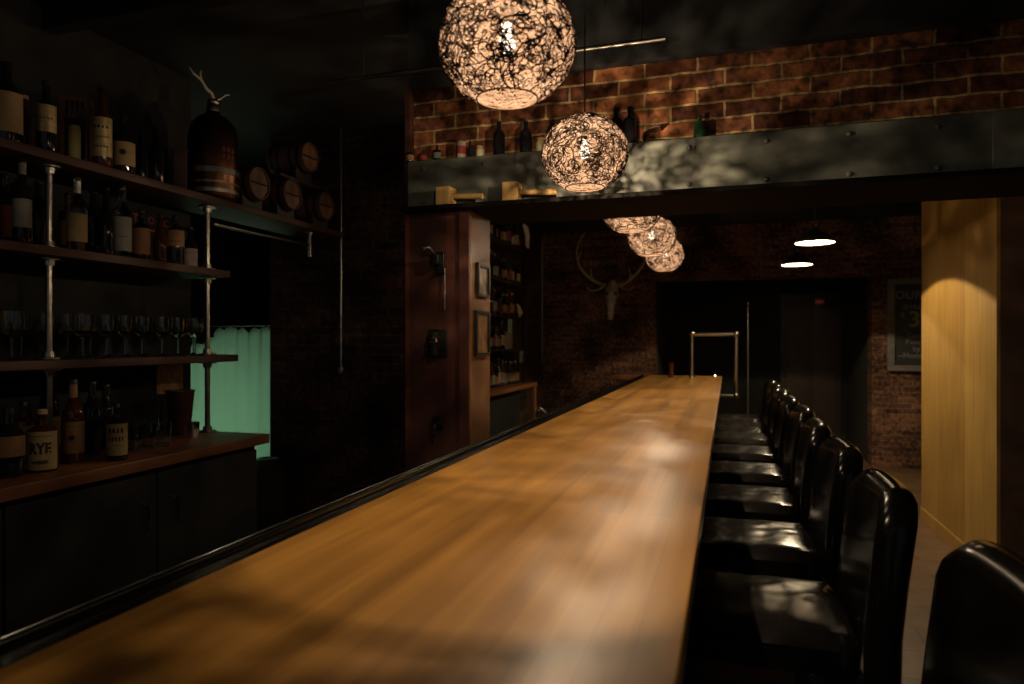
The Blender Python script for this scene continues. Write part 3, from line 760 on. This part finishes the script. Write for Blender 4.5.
# ================================================================== PASSAGE: curtain, added glow panel behind, bin
YC = 4.12
cx0, cx1 = -3.95, ony(270,4.)-.02
t = thing('hanging_curtain', 'pale green glowing curtain with a sagging top edge at the end of the aisle', 'curtain', ((cx0+cx1)/2,YC,0))
m = MB(); NX, NZ = 120, 30; mid = (cx0+cx1)/2; grid = []
for i in range(NX+1):
    x = cx0+(cx1-cx0)*i/NX
    ph = (x-cx1)/.088
    sag = (.030+.02*math.sin(ph*1.9+1))*abs(math.sin(PI*ph/1.15))**.8
    edge_drop = max(0, (-3.58-x))*1.1
    top = 1.545 - sag - min(.12, edge_drop)
    colv = []
    for j in range(NZ+1):
        f = j/NZ; z = .04 + (top-.04)*f
        fold = .020*math.sin(2*PI*ph/1.15 + (1-f)*1.2)*(.12+.88*f**8) + .012*math.sin(x*23+1)*(1-f)
        colv.append(m.bm.verts.new((x-mid, fold, z)))
    grid.append(colv)
for i in range(NX):
    for j in range(NZ): m.bm.faces.new((grid[i][j], grid[i+1][j], grid[i+1][j+1], grid[i][j+1]))
cu_ = m.obj('cloth', curtain_mat, t)
sd = cu_.modifiers.new('thickness', 'SOLIDIFY'); sd.thickness = .001
MB().tube([(cx0-mid,.035,1.552),(cx1-mid+.0,.035,1.552)], .0025, 8).obj('rod', black_iron, t)
m = MB()
x = cx1-.02
while x > cx0: m.tube([(x-mid,.03,1.55),(x-mid,.01,1.535)], .004, 6); x -= .101
m.obj('clips', black_iron, t)
t = thing('curtain_backlight', 'unseen glowing panel box added behind the green curtain to light it through', 'backlight', (-3.55,4.62,0))
MB().box((-.62,.02,0), (.62,.6,1.46), .01).obj('cabinet', cabinet_black, t)  # plain box that backs the added panel, hidden by the curtain
MB().box((-.56,.008,.12), (.56,.018,1.36)).obj('glow_panel', emit('backlight_glow', (.70,1.,.66), BACKLIGHT), t)  # glowing face added only to make the cloth shine from behind
t = thing('waste_bin', 'dark bin standing at the foot of the brick pier by the curtain', 'bin', (ony(270,3.85)-.03,3.86,0))
MB().lathe([(0,0),(.10,0),(.125,.60),(.12,.60),(.095,.01),(0,.01)], seg=28).obj('body', cabinet_black, t)
MB().lathe([(.0,.62),(.07,.66),(.128,.615),(.128,.602),(0,.602)], seg=28).obj('lid', cap_black, t)

# rod on the pier
t = thing('hanging_rod', 'thin vertical steel rod on the brick pier with a small valve at its foot', 'rod', (ony(341,3.96),3.96,1.28))
zt_ = zat(ony(341,3.96),3.96,128)-1.28
MB().tube([(0,0,.0),(0,0,zt_)], .007, 10).obj('rod', bright_metal, t)
MB().lathe([(0,-.05),(.016,-.05),(.02,-.02),(.012,0),(0,.004)], seg=14).obj('valve', dark_metal, t)
m = MB()
for z in (.25, .9, zt_-.05): MB().box((-.012,.0,z), (.012,.038,z+.02)).obj('wall_clip', dark_metal, t)

# ================================================================== HEADER LEDGE ITEMS
def ledge(px, Y=2.55): return (ony(px, Y), Y, ZW+.0008)
t = thing('tin_can', 'small red and cream can standing on the steel beam', 'can', ledge(461))
MB().lathe([(0,0),(.018,0),(.019,.004),(.019,.064),(.016,.07),(0,.07)], seg=24).obj('body', plain('cream_tin', (.34,.28,.19), .4), t)
MB().lathe([(.0192,.018),(.0197,.018),(.0197,.05),(.0192,.05)], seg=24).obj('red_band', red_ink, t)
t = thing('glass_jar', 'short pale jar right of the red and cream can on the beam', 'jar', ledge(480))
MB().lathe([(0,0),(.017,0),(.018,.004),(.018,.03),(.014,.036),(0,.036)], seg=20).obj('body', plain('milky_glass', (.32,.29,.17), .3), t)
MB().lathe([(0,.0365),(.0155,.0365),(.0155,.045),(0,.045)], seg=20).obj('lid', cork, t)
t = thing('glass_jar', 'small yellowish jar just left of the second pendant on the beam', 'jar', ledge(541))
MB().lathe([(0,0),(.019,0),(.02,.004),(.02,.036),(.015,.045),(0,.045)], seg=20).obj('body', MATS['milky_glass'], t)
MB().lathe([(0,.0455),(.017,.0455),(.017,.053),(0,.053)], seg=20).obj('lid', cap_tan, t)
for px, shp, R, H, gm, lab, pp in ((410,'squat',.018,.07,glass_dark,'tiny dim bottle at the left end of the beam ledge',paper_brown),
    (423,'squat',.018,.055,glass_amber,'tiny bottle with a red label near the left end of the beam ledge',paper_red),
    (437,'squat',.017,.07,glass_dark,'tiny bottle with a pale label left of the red and cream can',paper_white),
    (470,'tall',.012,.075,glass_dark,'thin dark bottle between the red and cream can and the pale jar',None),
    (499,'wine',.026,.145,glass_dark,'dark bottle on the beam, left one of the pair between the two nearest pendants',None),
    (526,'wine',.026,.135,glass_dark,'dark bottle on the beam, right one of the pair between the two nearest pendants',None),
    (553,'tall',.018,.13,glass_dark,'slim dark bottle on the beam touching the outline of the second pendant',None),
    (616,'wine',.026,.155,glass_dark,'dark bottle on the beam just right of the second pendant',None),
    (630,'wine',.026,.15,glass_dark,'dark bottle on the beam beside the curved tin scoop',None),
    (700,'squat',.024,.09,glass_green,'low dim bottle on the dark right part of the beam',None)):
    bottle(shp, ledge(px), R*.93, H*.93, gm, None, lab, paper=pp, face=.3)
t = thing('tin_scoop', 'small curved tin scoop catching light on the beam', 'scoop', ledge(652))
m = MB(); n = 12
for k in range(n+1):
    a = PI*(.12+.80*k/n); rr = .035
    if k: pass
pts = [(-.03,0,.002),(-.032,0,.02),(-.024,0,.036),(-.008,0,.046),(.012,0,.05),(.032,0,.052)]
for q in range(len(pts)-1):
    (xa,_,za), (xb,_,zb) = pts[q], pts[q+1]
    v = [m.bm.verts.new(p) for p in ((xa,-.03,za),(xb,-.03,zb),(xb,.03,zb),(xa,.03,za),(xa+.002,-.028,za-.002),(xb+.001,-.028,zb-.003),(xb+.001,.028,zb-.003),(xa+.002,.028,za-.002))]
    for f in ((0,1,2,3),(7,6,5,4),(0,4,5,1),(3,2,6,7)): m.bm.faces.new([v[i] for i in f])
m.obj('blade', bright_metal, t)
MB().tube([(-.026,0,.0045),(.0,0,.0045),(.03,0,.006)], .004, 8).obj('handle', dark_metal, t)
# mallets lie on the timber
def mallet(px, label, rz, hl):
    x = ony(px, 2.482); t = thing('wooden_mallet', label, 'mallet', (x,2.482,ZF+.0005), rz, 'wooden mallets lying on the timber')
    b = MB(); b.box((-.031,-.031,0), (.031,.031,.071), .004); b.obj('mallet_head', mallet_wood, t)
    b = MB(); b.tube([(.0315,0,.036),(.085,0,.032),(hl,0,.027)], [.0105,.011,.012], 12); b.obj('handle', mallet_wood, t)
    return t
mallet(446, 'pale wooden mallet, the left one on the timber under the beam', -.05, .155)
mallet(512, 'pale wooden mallet, the right one on the timber under the beam', .03, .175)

# conduit under the ceiling
t = thing('ceiling_conduit', 'thin metal conduit crossing near the ceiling between the two nearest pendants', 'conduit', (-.4,2.36,2.47))
MB().tube([(-1.1,0,0),(.20,0,0)], .008, 10).obj('pipe', dark_metal, t)
for x in (-.95, .12):
    MB().tube([(x,0,.008),(x,0,CEIL-2.47-.002)], .003, 6).obj('hanger', dark_metal, t)

# ================================================================== COLUMN ITEMS
YF = 2.499
x = ony(443, YF)
t = thing('wall_corkscrew', 'black iron lever corkscrew with a hanging steel chain on the red boards', 'corkscrew', (x,YF,zat(x,YF,262)))
m = MB(); m.box((-.03,-.012,-.05), (.01,0,.04), .004); m.box((-.036,-.045,-.015), (.0,-.012,.03), .008); m.tube([(-.012,-.035,.02),(-.03,-.07,.05),(-.05,-.08,.045)], [.008,.007,.009], 8)
m.obj('bracket', black_iron, t)
m = MB()
for q in range(16): m.lathe([(.0,-.005),(.0035,-.003),(.0035,.003),(0,.005)], (.014,-.014,-.03-q*.0105), 8)
m.obj('chain', bright_metal, t)
x = ony(436, YF)
t = thing('wall_grinder', 'black and chrome hand grinder mounted low on the red boards', 'grinder', (x,YF,zat(x,YF,342)))
m = MB(); m.box((-.03,-.01,-.06), (.05,0,.05), .004); m.lathe([(0,-.05),(.02,-.05),(.03,-.01),(.028,.02),(.018,.03),(0,.03)], (.01,-.045,0), 20); m.obj('body', black_iron, t)
MB().tube([(-.012,-.078,-.03),(-.004,-.08,-.01),(.008,-.08,.0),(.03,-.08,.003)], .0045, 8).obj('crank', chrome, t)
MB().lathe([(0,0),(.009,0),(.011,.012),(0,.016)], (.036,-.08,.0), 12).obj('knob', chrome, t)
MB().lathe([(0,0),(.02,0),(.024,.006),(0,.008)], (.01,-.045,.031), 20).obj('lid', chrome, t)
x = ony(439, YF)
t = thing('wall_tap', 'small chrome tap low on the red boards just above the bar rail', 'tap', (x,YF,zat(x,YF,424)))
MB().box((-.02,-.012,-.02), (.02,0,.03), .004).obj('plate', black_iron, t)
MB().tube([(0,-.012,.0),(0,-.04,.0),(.004,-.055,-.01),(.004,-.058,-.03)], .006, 8).obj('spout', chrome, t)
# framed pictures on the side of the column
def framed(y0, y1, z0, z1, label, fm, pm):
    yc, zc = (y0+y1)/2, (z0+z1)/2; a, h = (y1-y0)/2, (z1-z0)/2
    t = thing('picture_frame', label, 'picture', (-.9595,yc,zc))
    m = MB()
    for lo, hi in (((0,-a,-h),(.014,a,-h+.014)), ((0,-a,h-.014),(.014,a,h)), ((0,-a,-h+.014),(.014,-a+.014,h-.014)), ((0,a-.014,-h+.014),(.014,a,h-.014))): m.box(lo, hi, .001)
    m.obj('frame', fm, t)
    MB().box((.0005,-a+.0145,-h+.0145), (.006,a-.0145,h-.0145)).obj('print', pm, t)
ya, yb = 2.54, 2.70
framed(ya+.02, yb, zat(-.96,2.62,297), zat(-.96,2.62,264), 'small dim picture hung higher on the column side', timber_dark, mirror_g)
framed(ya, yb, zat(-.96,2.62,356), zat(-.96,2.62,311), 'black framed picture with an amber print, the lower one on the column side', cap_black, print_amber)

# ================================================================== FAR LEFT: shelf unit and counter
fcn = thing('side_counter', 'wooden topped side counter below the tall bottle shelves in the far room', 'counter', (-2.1,6.3,0))
at(fcn, MB().box((-2.31,5.3,.96), (-1.94,7.05,1.0), .003), 'wooden_top', counter_wood)
at(fcn, MB().box((-1.99,6.97,0), (-1.945,7.04,.959), .003), 'leg', counter_wood)
at(fcn, MB().box((-2.31,5.32,0), (-2.1,6.95,.959)), 'cabinet', cabinet_black)
SU = (-2.315,-2.06,5.75,6.95)
un = thing('bottle_rack', 'tall dark rack of bottle shelves against the far left wall', 'rack', (-2.2,6.35,1.0))
zs = [1.36, 1.69, 2.03, 2.40]
for z in zs: at(un, MB().box((SU[0],SU[2],z-.02), (SU[1],SU[3],z), .002), 'shelf', timber_dark)
for y in (SU[2]-.02, SU[3]):
    for xx in (SU[0], SU[1]-.02): at(un, MB().box((xx,y,1.001), (xx+.02,y+.02,2.72)), 'upright', black_iron)
rnd = random.Random(11)
shapes = ['round','squat','wine','tall']
rowname = {1.0005: 'on the side counter under the rack', 1.3605: 'on the lowest rack shelf', 1.6905: 'on the second rack shelf', 2.0305: 'on the third rack shelf', 2.4005: 'on the top rack shelf'}
protos = []
gl = [glass_dark, glass_amber, glass_green, glass_clear, glass_dark]
pp = [paper_cream, paper_white, paper_red, paper_brown, None]
kindword = ['dark bottle with a cream label', 'amber bottle with a pale label', 'green bottle with a red label', 'clear bottle with a tan label', 'plain dark bottle']
for z in (1.0005, 1.3605, 1.6905, 2.0305, 2.4005):
    y = 5.98; i = 0
    while y < 6.93:
        if z == 1.3605 and y > 6.4: break
        if z == 1.6905 and y > 6.74: break
        q = rnd.randrange(5); s = rnd.choice(shapes)
        H = rnd.uniform(.20,.27); 
        lab = kindword[q] + ' ' + rowname[z]
        key = (q, s)
        pr = [p for p in protos if p[0] == key]
        loc = (-2.10 - rnd.uniform(0,.02), y, z)
        if pr: dup(pr[0][1], loc, 1.0, lab, lab + ' of the far room')
        else: protos.append((key, bottle(s, loc, .034, round(H,2), gl[q], None, lab, paper=pp[q], face=1.0, group=lab + ' of the far room', cap=rnd.choice([cap_black, cap_tan, chrome]))))
        y += .088; i += 1
o = MB().box((-.06,-.10,0), (.04,.11,.17), .003).obj('gift_box', card_mauve); o.location = (-2.15,6.6,1.3605); tag(o, 'grey mauve carton on the lowest shelf of the far rack', 'box')
t = thing('menu_card', 'pale green printed card standing on the mauve carton in the far rack', 'card', (-2.11,6.62,1.532))
MB().box((0,-.06,0), (.004,.06,.13)).obj('card', card_green, t)
m = MB()
for q in range(5): m.box((.0042,-.05,.015+q*.023), (.0048,.05-.02*(q % 2),.022+q*.023))
m.obj('printed_lines', ink, t)
t = thing('menu_card', 'pale green card hanging below the mauve carton in the far rack', 'card', (-2.055,6.84,1.22))
MB().box((0,-.05,0), (.004,.05,.11)).obj('card', card_green, t)
m = MB()
for q in range(4): m.box((.0042,-.04,.015+q*.023), (.0048,.04-.02*(q % 2),.022+q*.023))
m.obj('printed_lines', ink, t)
# horns and cloth at the rack
t = thing('animal_horn', 'pale curved horn hooked on the brick wall right of the far rack', 'horn', (-2.31,7.16,2.62))
MB().tube([(.01,0,.0),(.04,.06,.02),(.06,.14,.0),(.065,.19,-.08),(.06,.20,-.17)], [.022,.021,.018,.012,.003], 10).obj('horn', horn, t)
MB().lathe([(0,0),(.035,0),(.03,.012),(0,.014)], (0,0,0), 14, Matrix.Rotation(PI/2,4,'Y')).obj('plate', timber_dark, t)
o = MB().tube([(0,-.02,.24),(.02,0,.2),(.03,.02,.12),(.02,.05,.03),(.03,.07,0)], [.015,.03,.028,.024,.012], 10).obj('bar_towel', cloth_white); o.location = (-2.052,6.925,2.43)
tag(o, 'pale twisted bar towel hanging from the top of the far rack', 'towel')
t = thing('ceramic_bird', 'small cream ceramic bird on the third shelf of the far rack', 'figurine', (-2.035+.0,6.88,1.6905))
MB().tube([(-.02,-.06,.13),(-.02,-.03,.11),(-.02,.01,.06),(-.02,.05,.045),(-.02,.10,.075)], [.008,.018,.032,.026,.004], 12).obj('body', plain('cream_ceramic', (.55,.48,.34), .4), t)
t.location = (-2.06,6.84,1.6905+.0); 
MB().lathe([(0,0),(.022,0),(.018,.01),(.006,.03),(0,.035)], (-.02,.02,0), 12).obj('base', MATS['cream_ceramic'], t)
# faucet behind the bar
fx, fy = -.96, onx(547,-.96)
t = thing('bar_faucet', 'chrome curved faucet behind the bar beyond the column', 'faucet', (fx,fy,.90))
MB().lathe([(0,0),(.025,0),(.022,.012),(.012,.02),(.01,.05),(0,.05)], seg=16).obj('base', chrome, t)
MB().tube([(0,0,.05),(0,0,.11),(-.01,-.005,.15),(-.035,-.01,.165),(-.055,-.015,.15),(-.06,-.015,.12)], .008, 10).obj('spout', chrome, t)
MB().tube([(.01,0,.04),(.035,0,.055)], .005, 8).obj('lever', chrome, t)
o = MB().box((-1.22,fy-.35,.86), (-.885,fy+.35,.899), .004).obj('sink_ledge', dark_metal); tag(o, 'dark metal sink ledge behind the bar under the chrome faucet', 'sink')
m = MB().box((-1.2,fy-.33,0), (-.9,fy+.33,.859)); q = m.obj('base_cabinet', cabinet_black, o)
for i, px in enumerate((601, 606, 611)):
    xx = -.95; y = onx(px, xx)
    bottle('round', (xx, y, .90), .028, .17+.01*i, glass_clear, None, ['small clear bottle, left of three behind the far bar rail', 'small clear bottle, middle of three behind the far bar rail', 'small clear bottle, right of three behind the far bar rail'][i], cap=chrome, face=0)
y = onx(606, -.95)
o = MB().box((-1.08,y-.4,.86), (-.885,y+.4,.8995), .004).obj('speed_rail', dark_metal); tag(o, 'dark metal bottle ledge behind the far bar rail', 'shelf')
MB().box((-1.07,y-.38,0), (-.9,y+.38,.859)).obj('base_cabinet', cabinet_black, o)

# ================================================================== FAR WALL
# elk skull
YS = 8.70; sx_ = ony(613, YS); K = .01277/4.02
def E(cx, cy, y): return ((cx-336)*K, y, (312-cy)*K)
t = thing('elk_skull', 'elk skull with long sweeping antlers mounted on the far brick wall', 'skull', (sx_,YS,zat(sx_,YS,210+312/4.02)))
m = MB(); b = bmesh.new()
secs = [(285,.030,.03,-.05),(300,.060,.045,-.06),(318,.082,.055,-.07),(340,.085,.06,-.08),(365,.062,.05,-.09),(395,.045,.038,-.10),(425,.038,.03,-.10),(442,.03,.02,-.09)]
rings = []
for cy, wx, wy, yy in secs:
    c_ = E(336-(cy-312)*.05, cy, yy); rings.append([b.verts.new((c_[0]+wx*math.cos(2*PI*k/16), c_[1]+wy*math.sin(2*PI*k/16), c_[2])) for k in range(16)])
for a, q in zip(rings, rings[1:]):
    for k in range(16): b.faces.new((a[k], a[(k+1)%16], q[(k+1)%16], q[k]))
b.faces.new(rings[0]); b.faces.new(rings[-1])
m._add(b); sk = m.obj('skull_bone', bone, t)
for s in (-1, 1):
    MB().lathe([(0,0),(.022,0),(.018,.008),(0,.01)], (s*.052,-.125,-.085), 14, Matrix.Rotation(PI/2,4,'X')).obj('eye_socket', cap_black, sk)
def A(pts, r0, r1):
    n = len(pts); return pts, [r0+(r1-r0)*i/(n-1) for i in range(n)]
for s in (-1, 1):
    f = lambda cx, cy, y: E(336+s*(336-cx), cy, y)
    m = MB()
    pts, rr = A([f(312,305,-.07), f(290,300,-.09), f(262,284,-.12), f(235,262,-.15), f(212,232,-.17), f(200,200,-.17), f(197,170,-.15), f(203,135,-.13), f(215,112,-.12), f(228,92,-.11)], .027, .008); m.tube(pts, rr, 10)
    pts, rr = A([f(305,308,-.09), f(285,322,-.14), f(262,328,-.19), f(245,316,-.23)], .016, .006); m.tube(pts, rr, 8)
    pts, rr = A([f(262,284,-.12), f(258,262,-.2), f(262,244,-.26)], .014, .005); m.tube(pts, rr, 8)
    pts, rr = A([f(205,215,-.17), f(214,190,-.23), f(225,172,-.27)], .012, .005); m.tube(pts, rr, 8)
    m.obj('antler', horn, t)
MB().lathe([(0,0),(.09,0),(.09,.02),(0,.025)], (0,-.002,0), 20, Matrix.Rotation(PI/2,4,'X')).obj('wall_plaque', timber_dark, t)
# conduit on far wall
xx = ony(542, 8.66)
t = thing('wall_conduit', 'thin vertical conduit on the far brick wall left of the elk skull', 'conduit', (xx,8.66,1.25))
MB().tube([(0,0,0),(0,0,1.5)], .012, 10).obj('pipe', dark_metal, t)
MB().box((-.04,-.03,-.09), (.04,.035,0), .004).obj('junction_box', dark_metal, t)
# chalkboard
x0 = ony(888, 8.66)
t = thing('chalkboard', 'grey framed chalkboard menu on the brick wall, partly hidden by the plywood partition', 'chalkboard', (x0,8.69,zat(x0,8.66,371)))
H = zat(x0,8.66,279)-zat(x0,8.66,371); W = .66
m = MB()
for lo, hi in (((0,-.04,0),(W,0,.065)), ((0,-.04,H-.06),(W,0,H)), ((0,-.04,.0655),(.07,0,H-.0605)), ((W-.07,-.04,.0655),(W,0,H-.0605))): m.box(lo, hi, .003)
m.obj('frame', frame_grey, t)
bd = MB().box((.0705,-.02,.0655), (W-.0705,-.002,H-.0605)).obj('slate', chalk_black, t)
for s, size, x, z in (('OUR', .13, .21, .86), ('drafts', .08, .24, .73), ('Cans', .075, .27, .40), ('Pour', .08, .26, .33), ('by', .08, .29, .25), ('~Monday~', .085, .29, .175)):
    m = MB(); m._add(text_bm(s, size, .001, None, Matrix.Translation((x,-.0215,z*H/1.05)))); m.obj('chalk_writing', chalk_white, bd)
m = MB(); m._add(text_bm('3', .25, .001, None, Matrix.Translation((.27,-.0215,.58*H/1.05)))); m._add(text_bm('$', .08, .001, None, Matrix.Translation((.15,-.0215,.64*H/1.05))))
m.obj('yellow_price', chalk_yellow, bd)
# exit sign in the entry
xx = ony(820, 9.4)
t = thing('exit_sign', 'tiny dim red lit sign high inside the dark entry', 'sign', (xx,9.4,zat(xx,9.4,302)))
MB().box((-.055,.002,-.05), (.055,.03,.05), .004).obj('housing', cap_black, t)
m = MB(); m._add(text_bm('EXIT', .045, .001)); m.obj('lettering', sign_red, t)
MB().tube([(0,.015,.05),(0,.015,2.349-t.location.z)], .004, 6).obj('hanger', black_iron, t)
# metal post inside the doorway
xx = ony(748, 8.5)
t = thing('metal_post', 'thin upright metal post standing in front of the dark doorway', 'post', (xx,8.5,0))
hgt = zat(xx,8.5,301)
MB().tube([(0,0,.02),(0,0,hgt-.08)], .011, 12).obj('pole', bright_metal, t)
MB().lathe([(0,-.08),(.018,-.08),(.018,-.03),(.012,0),(0,.003)], (0,0,hgt), 14).obj('cap', chrome, t)
MB().lathe([(0,0),(.14,0),(.13,.012),(.02,.02),(0,.02)], seg=24).obj('base', black_iron, t)

# ================================================================== END OF THE BAR
xl, xr_, ye, zt2 = onz(693,376,1.07)[0], .085, 7.22, EYE+4*.0105
t = thing('pipe_stand', 'bent galvanised pipe frame at the far end of the bar', 'pipe frame', (xl,ye,1.0705))
zT = .425
MB().tube([(0,0,.004),(0,0,zT)], .020, 12).obj('post', bright_metal, t)
MB().tube([(.0,0,zT+.012),(xr_-xl,0,zT+.012)], .020, 12).obj('crossbar', bright_metal, t)
MB().tube([(xr_-xl,0,zT),(xr_-xl,0,-.18)], .020, 12).obj('post', bright_metal, t)
MB().tube([(xr_-xl,0,-.18),(-.33-xl+.003,0,-.18)], .017, 12).obj('lower_bar', bright_metal, t)
for px_, pz in ((0,zT+.012), (xr_-xl,zT+.012), (xr_-xl,-.18)):
    MB().lathe([(0,-.026),(.022,-.025),(.030,-.010),(.030,.010),(.022,.025),(0,.026)], (px_,0,pz), 16).obj('elbow', bright_metal, t)
MB().lathe([(0,0),(.045,0),(.045,.006),(.022,.008),(.02,.022),(0,.022)], seg=20).obj('flange', bright_metal, t)
x_, y_ = onz(672,377,1.07)
t = thing('candle_holder', 'tall narrow amber candle glass standing at the far end of the bar top', 'candle holder', (x_,y_-.12,1.0705))
MB().lathe([(0,0),(.025,0),(.027,.01),(.026,.15),(.024,.15),(.024,.012),(0,.01)], seg=24).obj('glass', glass_amber, t)
MB().lathe([(0,.0125),(.019,.0125),(.019,.06),(0,.062)], seg=20).obj('candle', MATS['candle_wax'], t)
x_, y_ = onz(715,376.5,1.07)
o = MB().lathe([(0,0),(.03,0),(.034,.01),(.03,.022),(0,.024)], seg=20).obj('metal_ashtray', chrome); o.location = (x_,y_-.12,1.0705)
tag(o, 'small shiny metal dish beside the pipe frame on the bar end', 'dish')
# remove leftovers
for o in list(bpy.data.objects):
    if o.name == 't': bpy.data.objects.remove(o)
